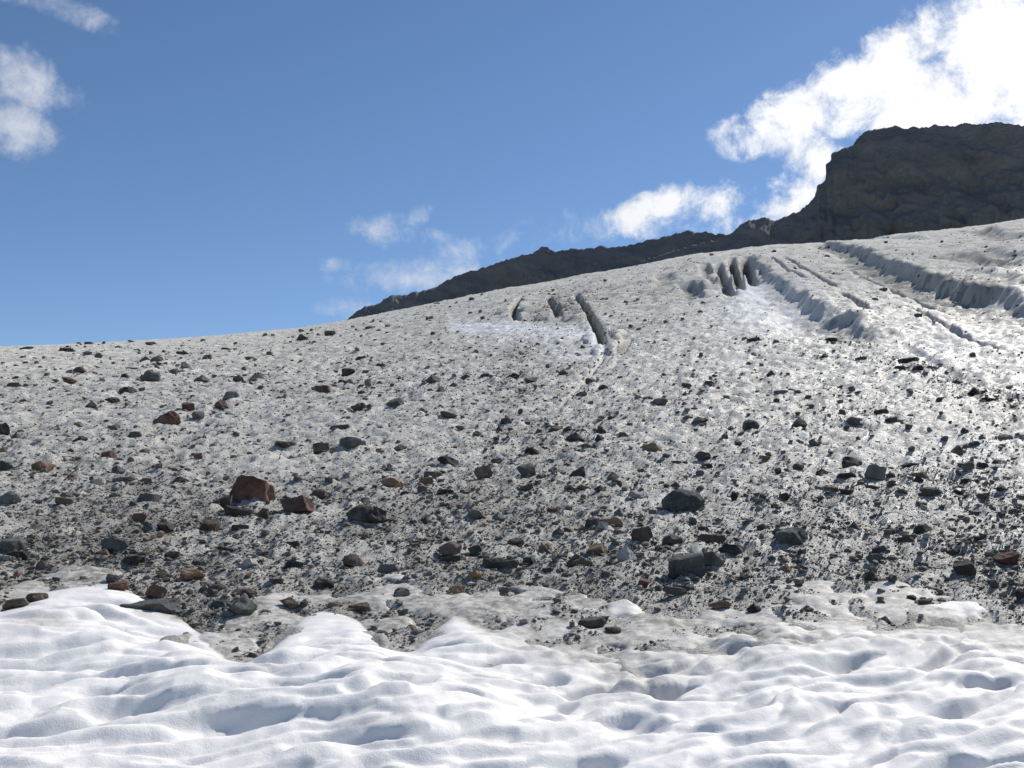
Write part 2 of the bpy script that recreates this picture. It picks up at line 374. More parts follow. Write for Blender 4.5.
def fresh_at(u, v):
    f = 1.0 * ell(u, v, 768, 312, 48, 20) + 1.3 * ell(u, v, 754, 288, 16, 10) + .9 * np.exp(-(seg_d(u, v, [(455, 327), (520, 329), (585, 336), (600, 348)]) / 7) ** 2) + .5 * ell(u, v, 520, 342, 34, 6) + .6 * ell(u, v, 580, 357, 26, 5)
    f = f + .45 * ell(u, v, 960, 350, 60, 16) + .4 * ell(u, v, 955, 450, 60, 12) + .35 * ell(u, v, 650, 505, 40, 12)
    return np.clip(f, 0, 1)
# ------------------------------------------------------------------ the glacier: one sheet, all round the viewpoint and over the crest
az = seg_az(31, 860, 60, 70, 36)
rr = np.concatenate([np.geomspace(.25, 3, 40, endpoint=False), np.geomspace(3, 128, 880, endpoint=False), np.geomspace(128, 900, 50)])
TH, R = np.meshgrid(az, rr)
shp = TH.shape; tf, rf = TH.ravel(), R.ravel()
Z, bl, dk, rl = terrain(tf, rf)
u_, v_ = base_pix(tf, rf); xx, yy = rf * np.sin(tf), rf * np.cos(tf)
infr = (np.cos(tf) > .3)
db = np.where(infr, debris(u_, v_, xx, yy), .3) * (1 - .5 * sm(118, 140, rf))
fr = np.where(infr & (rf < 119), fresh_at(u_, v_), 0) * np.clip(1.15 + .9 * fbm(xx / .5, yy / .9, 3, 83), 0, 1)
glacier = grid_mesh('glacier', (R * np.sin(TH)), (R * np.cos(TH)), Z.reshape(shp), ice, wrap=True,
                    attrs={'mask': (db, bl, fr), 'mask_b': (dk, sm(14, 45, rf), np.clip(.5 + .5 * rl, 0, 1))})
# ------------------------------------------------------------------ the snow sheet
az = seg_az(32, 760, 60, 60, 30); rr = np.concatenate([np.geomspace(.25, 2, 30, endpoint=False), np.geomspace(2, 10.5, 560)])
TH, R = np.meshgrid(az, rr); shp = TH.shape; tf, rf = TH.ravel(), R.ravel()
Z, di, _sd = snow_z(tf, rf)
snowo = grid_mesh('snow', R * np.sin(TH), R * np.cos(TH), Z.reshape(shp), snow, wrap=True, attrs={'mask': (di, di * 0, di * 0)})
# ------------------------------------------------------------------ the rock wall behind the ice
RIDGE = [(180, 372), (280, 345), (345, 320), (356, 312), (366, 306), (378, 303), (390, 296), (408, 294), (425, 290), (440, 284), (460, 274), (478, 270), (487, 266), (500, 263), (506, 259),
         (520, 256), (535, 252), (541, 247), (548, 248), (556, 251), (575, 249), (600, 247), (618, 247), (640, 243), (652, 239), (670, 236), (676, 232), (690, 231), (710, 233), (735, 236), (800, 240), (900, 250)]
PEAK = [(640, 262), (690, 246), (715, 240), (728, 235), (735, 231), (742, 224), (748, 220), (757, 220), (765, 217), (774, 220), (785, 217), (792, 213), (800, 212), (806, 205), (815, 196), (817, 187), (825, 181),
        (826, 172), (822, 167), (831, 160), (831, 154), (843, 148), (852, 146), (857, 138), (863, 133), (878, 128), (898, 127), (915, 128), (935, 125), (952, 126), (962, 123), (985, 124), (1000, 122),
        (1024, 125), (1100, 130), (1250, 150), (1500, 190)]
def wall(name, prof, D0, D1, seed, nc, blk):
    p = np.array(prof, float)
    s = np.concatenate([[0], np.cumsum(np.hypot(*np.diff(p, axis=0).T))]); q = np.linspace(0, s[-1], nc)
    th, te = pix_polar(np.interp(q, s, p[:, 0]), np.interp(q, s, p[:, 1]))
    order = np.maximum.accumulate(th); th = order + np.linspace(0, 1e-4, nc)
    te = te + (.0016 * blk) * (fbm(q / 9, q * 0, 4, seed, .62) + .6 * np.round(2 * perlin(q / 16, q * 0 + 3, seed + 9)) / 2)
    t = np.concatenate([np.linspace(0, 1, 150), np.linspace(1, 1.5, 20)[1:]])
    T, THm = np.meshgrid(t, th, indexing='ij')
    zc = (EYE + te * D1)[None, :]
    up = np.minimum(T, 1); Zm = 15 + (zc - 15) * up ** .9
    D = D0 + (D1 - D0) * up
    Zm = np.where(T > 1, zc - (T - 1) * 2 * (zc - 20), Zm); D = np.where(T > 1, D1 + (T - 1) * 700, D)
    X0 = THm * D1
    fall = np.sin(np.pi * np.clip(up, 0, 1)) ** .8 * (T <= 1)
    rel = 16 * fbm(X0 / 70 + .012 * Zm, Zm / 60, 5, seed + 20, .55) + 6 * np.abs(perlin(X0 / 22 + Zm / 40, Zm / 50, seed + 25)) + 3.5 * fbm(X0 / 9, Zm / 9, 3, seed + 27, .6)
    strat = 3.0 * np.abs(perlin(X0 / 90, (Zm + .35 * X0) / 9, seed + 30))
    D = D - (rel + strat) * fall
    return grid_mesh(name, D * np.sin(THm), D * np.cos(THm), Zm, mtn, attrs=None)
wall('mountain_ridge', RIDGE, 560, 640, 120, 700, 1.0)
wall('mountain', PEAK, 430, 500, 160, 900, 1.0)
# ------------------------------------------------------------------ stones
def ico(sub):
    bm = bmesh.new(); bmesh.ops.create_icosphere(bm, subdivisions=sub, radius=1)
    v = np.array([x.co[:] for x in bm.verts]); f = np.array([[q.index for q in x.verts] for x in bm.faces]); bm.free()
    return v, f
ICO = {k: ico(k) for k in (1, 2, 3, 4)}
def rock_shape(sub, g, style):
    v, f = ICO[sub]; v = v.copy()
    n = {'block': 9, 'slab': 9, 'point': 8, 'jag': 12, 'round': 15}.get(style, 13)
    d = g.normal(size=(n, 3)); d /= np.linalg.norm(d, axis=1)[:, None]
    if style == 'block':
        B = np.linalg.qr(g.normal(size=(3, 3)) * .35 + np.eye(3))[0]; d = np.concatenate([B, -B, d[:4]]); dist = np.concatenate([g.uniform(.5, .72, 6), g.uniform(.62, .85, 4)])
    elif style == 'point':
        a = np.arange(4) * 1.57 + g.uniform(0, 1.5) + g.normal(0, .25, 4); d = np.concatenate([np.stack([np.cos(a) * .82, np.sin(a) * .82, np.full(4, .57)], 1), d[:4]]); dist = np.concatenate([g.uniform(.34, .5, 4), g.uniform(.6, .9, 4)])
    elif style == 'slab':
        d = np.concatenate([[[g.normal(0, .12), g.normal(0, .12), 1.], [g.normal(0, .1), g.normal(0, .1), -1.]], d]); d /= np.linalg.norm(d, axis=1)[:, None]; dist = np.concatenate([[.5, .5], g.uniform(.55, .9, n)])
    elif style == 'round': dist = g.uniform(.58, .9, n)
    else: dist = g.uniform(.40, .85, n)
    for k in range(len(d)):
        e = v @ d[k] - dist[k]; v = v - np.maximum(e, 0)[:, None] * d[k]
    if sub >= 3:
        s = int(g.integers(0, 900))
        nn = v / (np.linalg.norm(v, axis=1)[:, None] + 1e-6)
        v = v + nn * (.11 * perlin(v[:, 0] * 2.3 + v[:, 2] * 1.3, v[:, 1] * 2.3 - v[:, 2], s) + .05 * perlin(v[:, 0] * 4.6 - v[:, 2] * 2.3, v[:, 1] * 4.6 + v[:, 2] * 1.7, s + 3) - .06 * np.abs(perlin(v[:, 0] * 6 + 2.1 * v[:, 2], v[:, 1] * 6 + 4.3 * v[:, 2], s + 1)))[:, None]
    lo, hi = v.min(0), v.max(0)
    return (v - (lo + hi) / 2) / np.maximum(hi - lo, 1e-3), f        # unit bounding box, centred
COL = {'d': (.075, .074, .070), 'g': (.19, .19, .185), 'b': (.12, .135, .135), 'r': (.165, .082, .062), 'o': (.32, .19, .11), 't': (.30, .22, .14),
       'w': (.50, .48, .45), 'k': (.06, .053, .048), 'n': (.15, .115, .09), 'p': (.25, .19, .19)}
WORD = {'d': 'dark grey', 'g': 'mid grey', 'b': 'bluish grey', 'r': 'rust red', 'o': 'orange brown', 't': 'tan', 'w': 'pale', 'k': 'blackish', 'n': 'brown', 'p': 'purplish grey'}
TILE = {'A': (0, 320, 260 / 1024), 'B': (250, 320, 260 / 1024), 'C': (500, 320, 260 / 1024), 'D': (750, 320, 274 / 1024),
        'E': (0, 460, 260 / 1024), 'F': (250, 460, 260 / 1024), 'G': (500, 460, 260 / 1024), 'H': (750, 460, 274 / 1024), 'P': (0, 0, 1)}
# the stones one would point at: tile, x, y, width, height, colour, style, short name, rest of the label
BIG = [
('P',250,486,49,36,'r','jag','big pinkish rust boulder','with a tilted flat top propped on dark rubble'),
('P',297,507,33,21,'r','block','squared rust red block','casting a grey shadow beside a low jagged boulder'),
('P',366,517,44,21,'d','jag','low jagged dark grey boulder','lying on pale ice downhill from a red block'),
('A',660,388,100,80,'r','slab','leaning dark red slab','tilted up on pale ice with a black shadow'),
('A',590,215,84,52,'b','round','bluish grey lump','sitting high on the open slope close below the crest'),
('A',795,230,56,36,'b','point','small pale blue pyramid stone','standing alone high on the slope'),
('A',172,578,80,46,'o','round','orange brown rounded stone','lying on whitish ice, the most orange stone on the slope'),
('A',40,705,84,52,'g','round','flat topped mid grey boulder','lying at the picture edge on pale ice'),
('A',870,330,60,42,'r','round','rusty humped stone','lying in front of a grey flat stone on pale ice'),
('A',740,342,52,40,'r','block','dark red cube like stone','standing uphill of the leaning red slab'),
('A',782,377,52,40,'g','round','grey stone with pale foot','beside the leaning red slab'),
('A',277,236,54,34,'r','jag','reddish stone with a dark top','high on the slope near the crest'),
('A',880,160+550,80,56,'n','jag','brown stone touching the big boulder','on its shaded side'),
('A',940,758,120,50,'d','slab','grey slab below the big boulder','dipping towards the snow'),
('A',385,634,56,28,'w','slab','whitish flat stone','with a tan side on grit above a dark gravel patch'),
('A',255,720,68,30,'t','slab','tan flat stone','half covered with grit'),
('A',12,425,50,56,'k','block','blackish purple block','cut by the picture edge'),
('A',585,705,80,44,'g','slab','sloping mid grey stone','on whitish ice uphill of dark gravel'),
('A',20,585,50,46,'b','round','blue grey rounded stone','at the picture edge beside a small orange stone'),
('B',400,490,118,54,'g','round','broad grey dome shaped boulder','with a brown cubic stone beside it'),
('B',280,500,72,48,'n','block','brown cubic stone','standing next to a broad grey dome'),
('B',575,318,78,48,'b','jag','blue grey jagged stone','with a black hollow in its face'),
('B',718,222,84,46,'b','point','grey stone with a pointed tip','lying on dusty ice well below the snow strip'),
('B',285,265,68,38,'r','slab','dark red tilted stone','with a pale shadowed foot on dusty ice'),
('B',385,205,58,38,'k','jag','craggy dark brown stone','on dusty ice below the skyline'),
('B',560,640,90,48,'o','round','rounded stone with an orange end','lying on grit above the jagged boulder'),
('B',920,605,72,56,'n','block','dark brown capped stone','standing on a pale bluish ice foot'),
('B',780,550,90,40,'d','jag','long dark rubble stone','lying beside blue grey pieces'),
('B',140,492,88,28,'n','slab','flat brown plate','lying level on pale ice'),
('B',212,70,56,26,'d','jag','dark angular skyline stone','on the crest near the blue sky'),
('B',316,52,48,28,'n','jag','brown skyline stone','on the crest just below the far ridge'),
('B',710,612,60,40,'b','slab','thin blue grey flake','beside orange chips'),
('C',625,318,76,40,'b','round','smooth dark blue grey boulder','alone on clean ice with a paler stone beside it'),
('C',600,502,78,42,'t','slab','brown layered slab','with a tan top edge on clean grey ice'),
('C',800,528,64,44,'d','round','dark grey bun shaped stone','alone on clean ice uphill of the large mid slope boulder'),
('P',751,422,17,14,'b','round','blue grey hump','sitting on clean pale ice in the middle of the slope'),
('C',105,590,78,60,'b','round','dark blue boulder with a ridge','on grey ice below the thin channel'),
('C',718,706,172,102,'b','round','largest blue grey boulder','rounded, in a shallow ice hollow on the mid slope'),
('C',530,690,60,40,'w','round','pale ice capped lump','beside the largest rounded boulder'),
('C',300,455,80,42,'d','round','dark loaf shaped stone','in a cluster at the foot of the channel'),
('C',305,592,66,56,'d','jag','dark stone with a spur','on glittering grit'),
('D',840,258,58,42,'k','point','blackish pointed rock','on clean ice at the end of the dark stone line'),
('D',180,376,62,48,'k','point','small black peaked rock','alone on pale ice far up the slope'),
('D',388,378,52,38,'b','round','blue tinted cobble','on clean pale ice below a thin dark plate'),
('D',490,343,58,24,'k','slab','thin dark plate','lying level on clean pale ice'),
('D',382,522,82,48,'k','jag','black jagged stone','lying above a flat dark plank stone'),
('D',470,568,74,64,'g','block','grey cube stone','with a flat bright top'),
('D',360,586,72,24,'k','slab','flat dark plank stone','lying downhill of a black jagged stone'),
('D',620,578,88,26,'t','slab','pinkish flat cap stone','perched on a dark pedestal'),
('D',680,650,76,38,'k','jag','long black stone','lying just below the perched cap stone'),
('D',865,660,60,22,'n','slab','reddish flat stone','on glittering ice'),
('E',825,255,82,58,'n','block','squat brown block','standing on grit downhill of the big boulder'),
('E',455,342,106,56,'b','slab','bluish grey tilted slab','with a smooth face and a dark hollow under it'),
('E',55,345,98,50,'b','block','pale blue grey block','among dark gravel near the snow'),
('E',757,456,98,54,'o','round','tan orange stone','with a rounded top near the snow edge'),
('E',615,530,80,56,'r','block','pinkish red block','uphill of the long half buried slab'),
('E',590,590,240,56,'b','slab','long half buried grey slab','lying along the edge of the snow'),
('E',955,582,116,84,'g','point','grey pyramid boulder','at the mouth of the snow notch'),
('E',960,523,90,46,'n','round','reddish brown stone','behind the grey pyramid boulder'),
('E',870,552,70,36,'b','slab','dark blue flat stone','leaning beside the grey pyramid boulder'),
('E',465,514,76,34,'r','slab','dark red sliver','at the head of the snow tongue'),
('E',650,268,70,46,'d','jag','dark grey chunk','on grit uphill of a tan pebble'),
('E',550,229,58,38,'r','block','dark reddish stone','on pale grit'),
('E',528,400,88,36,'d','slab','dark grey plank stone','lying level below the bluish slab'),
('E',140,562,76,48,'n','jag','brown stone in the snow','poking out of the snow edge'),
('E',985,410,60,40,'w','block','whitish grey block','on dark grit'),
('F',405,402,88,58,'n','round','brown stone with a pale flank','on dark grit uphill of the snow lump'),
('F',545,422,88,42,'b','slab','blue grey flagstone','lying on dark grit'),
('F',785,345,102,66,'n','jag','tan topped brown boulder','with layered rubble at its foot'),
('F',890,345,68,48,'b','block','light blue grey block','beside the tan topped boulder'),
('F',965,410,108,52,'d','slab','dark sloping slab','with a long straight upper edge'),
('F',890,212,74,46,'g','round','grey stone pair member','next to a similar grey stone on pale ice'),
('F',598,530,68,36,'g','round','grey cobble stuck in ice','at the edge of the dirty ice tongue'),
('F',430,572,88,42,'n','slab','brown flat stone near the snow','at the foot of the debris'),
('F',885,468,58,38,'o','jag','orange chip stone','on dark grit near the dirty ice'),
('F',810,520,58,34,'o','round','small orange brown cobble','near the dirty ice tongue'),
('G',315,396,108,62,'n','jag','dark brown ridged boulder','beside an orange topped brown cube'),
('G',385,352,86,46,'t','block','orange topped brown cube','uphill of a dark ridged boulder'),
('G',500,370,82,70,'w','point','pale blue pyramid boulder','the whitest rock on the slope'),
('G',365,246,60,54,'d','block','dark cube beside the split stone','on glittering grit'),
('G',440,243,90,44,'o','slab','orange topped split stone','with a white broken face'),
('G',403,272,52,40,'w','block','white broken face piece','leaning under the orange topped stone'),
('G',468,204,40,38,'b','point','blue grey upright stone','standing behind the orange topped stone'),
('G',555,300,90,58,'n','slab','brown wedge stone','tilted, with a straight bright edge'),
('G',685,304,94,48,'d','jag','rough dark grey boulder','on glittering grit beside the brown wedge'),
('G',830,304,120,44,'n','slab','dark brown flat slab','with a rusty end on glittering grit'),
('G',915,346,108,44,'d','slab','dark slab with shadowed base','downhill of the brown flat slab'),
('G',733,420,148,88,'b','block','big dark blue grey block','with a grey boulder leaning on its side'),
('G',838,405,108,58,'g','block','grey boulder against the dark block','with a flat smooth side'),
('G',565,482,56,40,'r','block','dark red cube stone','on wet grit near the snow'),
('G',370,640,136,44,'d','slab','dark flat stone ringed by snow','at the snow edge'),
('G',870,582,78,30,'o','slab','tan flat chip','on wet grit near the snow'),
('G',62,326,70,40,'n','round','grey brown bun stone','on dark grit'),
('H',155,286,124,76,'b','round','dark slate coloured boulder','with a sloping back on bright wet ice'),
('H',648,252,66,38,'k','jag','blackish hump stone','alone on bright wet ice'),
('H',470,382,58,40,'b','round','small slate cobble','in front of a line of dark stones'),
('H',962,366,92,48,'r','jag','dark rusty boulder','on bright wet ice with a slate cobble beside it'),
('H',800,403,84,64,'k','block','black angular boulder','on bright glittering ice'),
('H',455,441,50,44,'k','point','black tooth shaped stone','on glittering grit near the snow'),
('H',510,600,44,28,'g','point','lone grey stone on the snow','with clean snow all round it'),
('H',1012,500,36,44,'k','block','black stone at the picture edge','beside a bright ice patch'),
('H',905,341,48,38,'b','round','slate cobble next to the rusty boulder','on wet ice'),
]
SMALL = '''
A 105 112 50 14 d;A 310 92 18 10 k;A 352 94 36 12 k;A 408 92 18 10 d;A 468 106 30 14 d;A 518 88 30 10 n;A 595 96 50 10 n;A 175 148 28 20 g;A 388 143 28 22 d;A 265 118 60 22 k;A 345 133 34 16 d;A 596 133 22 14 d
A 718 125 50 24 d;A 890 116 44 14 k;A 617 158 54 28 b;A 572 162 36 12 d;A 812 150 44 18 n;A 980 152 40 12 n;A 62 180 20 12 d;A 310 193 50 34 r;A 518 185 46 20 n;A 685 198 44 26 g;A 733 178 46 30 g;A 940 225 44 34 n
A 1010 218 50 34 g;A 960 192 24 16 d;A 490 222 40 20 d;A 60 250 60 30 n;A 505 268 70 36 d;A 440 312 60 30 k;A 60 325 40 26 n;A 360 335 50 32 n;A 195 327 30 14 d;A 908 298 70 40 g;A 908 368 40 14 d;A 62 440 40 36 b
A 450 418 50 26 g;A 310 408 34 22 n;A 315 470 50 30 d;A 428 525 60 40 r;A 530 455 60 30 d;A 12 500 36 32 n;A 295 577 40 22 g;A 515 555 24 24 n;A 780 541 42 26 r;A 570 518 40 22 t;A 495 628 90 26 g;A 575 622 60 34 n
A 460 590 60 40 g;A 715 632 60 26 n;A 265 692 40 24 p;A 280 630 40 24 t
B 475 30 50 14 d;B 480 8 34 14 d;B 720 55 22 16 d;B 530 92 36 14 d;B 35 217 60 40 g;B 440 272 36 24 d;B 508 240 44 28 n;B 466 245 30 26 b;B 375 248 60 20 n;B 803 257 44 26 g;B 750 278 40 32 t;B 848 220 46 24 d
B 925 218 50 18 k;B 990 270 40 18 k;B 515 175 50 22 d;B 436 150 50 22 d;B 430 335 66 40 n;B 468 358 22 18 k;B 885 325 44 16 t;B 785 380 80 22 n;B 680 318 24 14 d;B 830 425 44 18 n;B 1005 397 46 32 d;B 982 425 28 30 d
B 890 452 44 24 n;B 355 430 90 22 d;B 510 512 44 22 t;B 545 582 40 28 g;B 970 542 50 28 b;B 695 635 60 28 o;B 678 678 40 30 r;B 770 680 70 30 k;B 320 625 60 26 d;B 275 685 60 34 n;B 190 628 44 30 p;B 460 712 40 24 g
B 612 680 40 16 d;B 590 500 60 30 n
C 50 215 56 34 k;C 250 198 48 30 d;C 120 232 60 30 d;C 12 270 36 18 k;C 85 285 26 14 d;C 192 188 26 20 d;C 355 235 44 24 n;C 405 262 44 26 d;C 320 290 50 24 g;C 572 302 46 24 g;C 725 325 34 24 d;C 648 205 26 14 d
C 792 135 26 18 d;C 735 262 40 16 d;C 824 248 40 20 k;C 895 298 36 18 g;C 1003 82 50 24 k;C 1000 130 26 18 d;C 980 160 24 12 d;C 80 368 36 22 k;C 25 397 50 34 d;C 150 425 30 22 d;C 220 420 60 34 n;C 270 428 44 26 d
C 390 470 40 36 k;C 398 435 40 36 k;C 335 495 60 28 n;C 370 508 30 24 k;C 482 447 34 26 n;C 490 383 30 20 g;C 398 380 30 18 k;C 435 376 34 18 k;C 650 540 30 14 d;C 822 566 40 20 k;C 788 602 36 26 g;C 698 553 44 14 d
C 780 388 60 34 d;C 745 378 30 24 n;C 910 412 40 22 k;C 950 440 36 14 d;C 885 455 28 24 d;C 938 478 36 20 d;C 125 510 60 40 k;C 160 612 36 24 d;C 445 610 50 40 g;C 460 640 44 36 d;C 100 665 70 40 n;C 275 662 50 36 k
C 320 662 36 22 r;C 395 665 50 30 k;C 925 690 30 40 k;C 655 640 28 20 k;C 690 640 40 24 n
D 18 78 44 20 k;D 275 135 36 20 k;D 80 203 38 28 d;D 300 52 50 20 k;D 418 142 50 22 k;D 600 150 80 26 k;D 625 188 36 20 k;D 560 178 40 18 k;D 630 10 28 18 d;D 868 97 26 14 d;D 832 125 24 16 d;D 890 288 60 20 k
D 775 225 40 20 k;D 718 228 30 16 k;D 708 296 30 22 k;D 120 270 60 18 g;D 98 296 26 14 k;D 218 285 30 18 d;D 380 274 26 18 d;D 530 380 40 26 k;D 556 377 34 20 g;D 593 404 32 22 d;D 600 364 24 14 d;D 716 366 26 14 d
D 243 445 46 36 n;D 186 445 40 28 d;D 405 457 20 18 d;D 345 345 24 22 k;D 803 412 30 28 d;D 728 450 30 22 d;D 842 465 46 24 d;D 672 408 24 18 g;D 955 440 50 32 g;D 775 485 44 34 n;D 605 494 30 20 d;D 180 542 46 34 k
D 270 574 44 30 k;D 60 522 34 20 r;D 105 560 26 30 k;D 525 577 40 24 d;D 625 605 40 30 k;D 530 627 40 30 b;D 570 645 40 20 k;D 600 543 70 18 k;D 815 566 40 34 g;D 780 582 30 20 d;D 810 608 40 18 k;D 870 545 44 20 k
D 918 524 40 26 d;D 945 640 36 22 k;D 780 645 40 24 d;D 1000 692 36 20 k;D 932 722 20 20 k;D 455 622 50 18 k;D 365 637 60 22 k;D 130 658 40 30 k;D 92 692 34 24 k;D 48 668 26 36 d;D 260 668 30 24 d;D 645 690 40 14 k
D 840 720 40 16 k;D 305 635 60 24 n
E 590 276 60 32 g;E 400 362 56 44 n;E 70 394 90 38 k;E 165 415 44 34 p;E 185 300 36 28 p;E 630 318 36 22 o;E 580 358 38 28 o;E 677 373 76 30 d;E 785 402 60 24 d;E 640 448 56 42 n;E 910 353 70 16 d;E 440 486 56 34 d;E 850 515 66 36 n
E 900 603 58 38 b;E 60 592 86 34 n;E 945 285 70 26 d;E 1000 340 40 24 g
F 45 215 60 44 n;F 275 131 60 32 n;F 695 237 50 28 k;F 825 200 36 22 n;F 980 229 60 40 g;F 800 378 108 34 d;F 330 580 58 22 o;F 290 477 88 44 d;F 170 416 78 38 d;F 155 562 80 44 n;F 635 676 44 22 n;F 440 292 40 20 d;F 380 268 40 18 n
F 165 331 60 28 d;F 1005 516 40 28 g;F 455 156 40 22 g;F 110 490 48 22 n
G 230 280 50 36 d;G 175 348 50 24 o;G 630 343 44 32 k;G 690 530 98 36 d;G 445 684 68 26 n;G 1000 596 58 34 k;G 35 422 88 40 d;G 185 426 60 24 d;G 220 380 66 20 g;G 120 390 56 38 d;G 205 210 44 20 r;G 800 262 44 22 d;G 415 468 36 28 k
G 760 243 36 16 d;G 930 500 40 18 k;G 960 460 50 20 k;G 750 500 48 26 d
H 45 252 40 32 b;H 395 250 58 42 b;H 535 262 48 24 g;H 612 286 28 20 d;H 583 305 58 18 k;H 480 333 60 28 d;H 530 360 50 28 d;H 805 305 50 32 d;H 855 290 40 18 k;H 760 330 50 28 k;H 490 451 40 24 k;H 528 468 40 24 k
H 605 512 44 24 k;H 655 543 50 22 k;H 913 470 34 34 k;H 135 405 50 28 t;H 185 475 40 24 d;H 215 575 48 26 d;H 195 342 36 28 d;H 300 235 40 18 k;H 100 265 38 28 d;H 185 365 38 20 k
'''
rocks = []
for t, x, y, w, h, c, st, short, rest in BIG:
    X0, Y0, k = TILE[t]; rocks.append(dict(u=X0 + x * k, v=Y0 + y * k, w=w * k, h=h * k, c=c, st=st, short=short, label=f'{short} {rest}'))
for q in re.split(r'[;\n]', SMALL):
    if not q.strip(): continue
    t, x, y, w, h, c = q.split(); X0, Y0, k = TILE[t]; w, h = float(w) * k, float(h) * k
    st = 'slab' if h / w < .5 else ('jag', 'plain', 'jag', 'round', 'point')[int(rng.integers(0, 5))]
    rocks.append(dict(u=X0 + float(x) * k, v=Y0 + float(y) * k, w=w, h=h, c=c, st=st, short=None))
nb = len(BIG); rest = sorted(rocks[nb:], key=lambda q: -q['w'] * q['h'])
keep, extra = rocks[:nb] + rest[:298 - nb], rest[298 - nb:]
# labels of the smaller stones: told apart by the landmark stones around them
L = keep[:nb]; used = set(); used_l = set(q['label'] for q in L)
def short_words(s): return len(s.split())
for q in keep[nb:]:
    big = q['w'] * q['h']
    size = 'medium' if big > 150 else 'small' if big > 70 else 'tiny'
    shape = 'flat' if q['h'] / q['w'] < .45 else 'chunky' if q['h'] / q['w'] > .72 else 'uneven'
    d = [(math.hypot(q['u'] - l['u'], 1.6 * (q['v'] - l['v'])), i) for i, l in enumerate(L)]; d.sort()
    cand = []
    for dd, i in d[:7]:
        l = L[i]; du, dv = q['u'] - l['u'], q['v'] - l['v']
        if abs(dv) > .9 * abs(du): cand.append((dd * 1.0, f"{'uphill of' if dv < 0 else 'downhill of'} the {l['short']}"))
        else: cand.append((dd * 1.7, f"level with the {l['short']}, {'left' if du < 0 else 'right'} of it"))
        for de, j in d[:7]:
            if j <= i: continue
            m = L[j]; a = np.array([l['u'] - q['u'], 1.6 * (l['v'] - q['v'])]); b_ = np.array([m['u'] - q['u'], 1.6 * (m['v'] - q['v'])])
            if a @ b_ / (np.linalg.norm(a) * np.linalg.norm(b_) + 1e-6) < -.72: cand.append(((dd + de) * .62, f"between the {l['short']} and the {m['short']}"))
    cand.sort()
    for pref in (f"{size} {WORD[q['c']]} {shape} stone", f"{size} {WORD[q['c']]} stone", f"{WORD[q['c']]} stone"):
        ok = [c for _, c in cand if c not in used and short_words(pref + ' ' + c) <= 16]
        if ok: break
    if not ok: ok = [c for _, c in cand if short_words(f"{WORD[q['c']]} stone " + c) <= 16]; pref = f"{size} {WORD[q['c']]} {shape} stone"
    used.add(ok[0]); q['label'] = f"{pref} {ok[0]}"
for i, q in enumerate(keep):
    g = np.random.default_rng(500 + i)
    vb = q['v'] + q['h'] * .46
    th, r = pix_ground(np.array([q['u']]), np.array([min(vb, 900.)]))
    # a stone on the crest line must not slip over it
    th, r = float(th[0]), float(min(r[0], 112.))
    dist = math.hypot(r, 0) / math.cos(th) * math.cos(th)
    s = dist / F * 1.02
    W, H = q['w'] * s * .95, q['h'] * s * .88
    Dp = W * g.uniform(.7, 1.0) * (.8 if q['st'] == 'slab' else 1)
    sub = 4 if q['w'] > 24 else 3
    v, f = rock_shape(sub, g, q['st'])
    a = g.uniform(-.25, .25) + (math.pi if g.random() < .5 else 0)
    v = v * np.array([W, Dp, H / .86])
    tz = g.normal(0, .10)
    if q['short'] == 'leaning dark red slab': tz = .55; v[:, 2] *= .75
    if q['short'] == 'big pinkish rust boulder': tz = .38
    if q['short'] == 'brown wedge stone': tz = .4
    M = np.array(Matrix.Rotation(a, 3, 'Z') @ Matrix.Rotation(tz, 3, 'Y')); v = v @ M.T
    cr = r + Dp * .35
    zt = float(terrain(np.array([th]), np.array([cr]))[0][0]); zs = float(snow_z(np.array([th]), np.array([cr]))[0][0]) if cr < 10 else -9
    zf = float(terrain(np.array([th]), np.array([r]))[0][0])
    z0 = max(min(zt, zf), zs if zs > zt else -99)
    me = bpy.data.meshes.new('rock'); me.from_pydata(v.tolist(), [], f.tolist())
    me.polygons.foreach_set('use_smooth', np.ones(len(f), bool)); me.set_sharp_from_angle(angle=math.radians(22))
    me.materials.append(rockm); me.update()
    o = bpy.data.objects.new('rock', me); C.objects.link(o)
    o.location = (cr * math.sin(th), cr * math.cos(th), z0 - v[:, 2].min() - (.42 if q['short'] in ('long half buried grey slab', 'brown stone in the snow') else .2 if q['short'] else .26) * H)
    k = np.array(COL[q['c']]) * g.uniform(.65, 1.05); o.color = (*k, 1)
    o['label'] = q['label']; o['category'] = 'rock'; o['group'] = 'rocks strewn over the glacier'
# ------------------------------------------------------------------ gravel: everything smaller, beyond counting
NG = 90000
U, V = [], []
while sum(map(len, U)) < NG:
    u = rng.uniform(-140, 1164, 120000); v = rng.uniform(215, 668, 120000)
    ok = (v > np.interp(u, SKY[:, 0], SKY[:, 1]) + 1.5) & (v < np.interp(u, EDGE[:, 0], EDGE[:, 1]) + 2)
    u, v = u[ok], v[ok]; th, r = pix_ground(u, v)
    D = debris(u, v, r * np.sin(th), r * np.cos(th)) * (1 - .85 * fresh_at(u, v))
    m = rng.random(len(u)) < D; U.append(u[m]); V.append(v[m])
U = np.concatenate(U)[:NG]; V = np.concatenate(V)[:NG]
px = np.minimum(.95 * (1 - rng.random(NG)) ** (-1 / 2.5), 6.5)
nc = int(NG * .22); wi = rng.integers(0, len(keep), nc); kk = np.array([[q['u'], q['v'] + q['h'] * .4, q['w'], q['h']] for q in keep])[wi]
U[:nc] = kk[:, 0] + rng.normal(0, 1, nc) * (kk[:, 2] * 1.1 + 3); V[:nc] = kk[:, 1] + rng.normal(0, 1, nc) * (kk[:, 3] * .35 + 2)
V = np.maximum(V, np.interp(U, SKY[:, 0], SKY[:, 1]) + 2)
px *= (.95 + .3 * sm(420, 560, V))
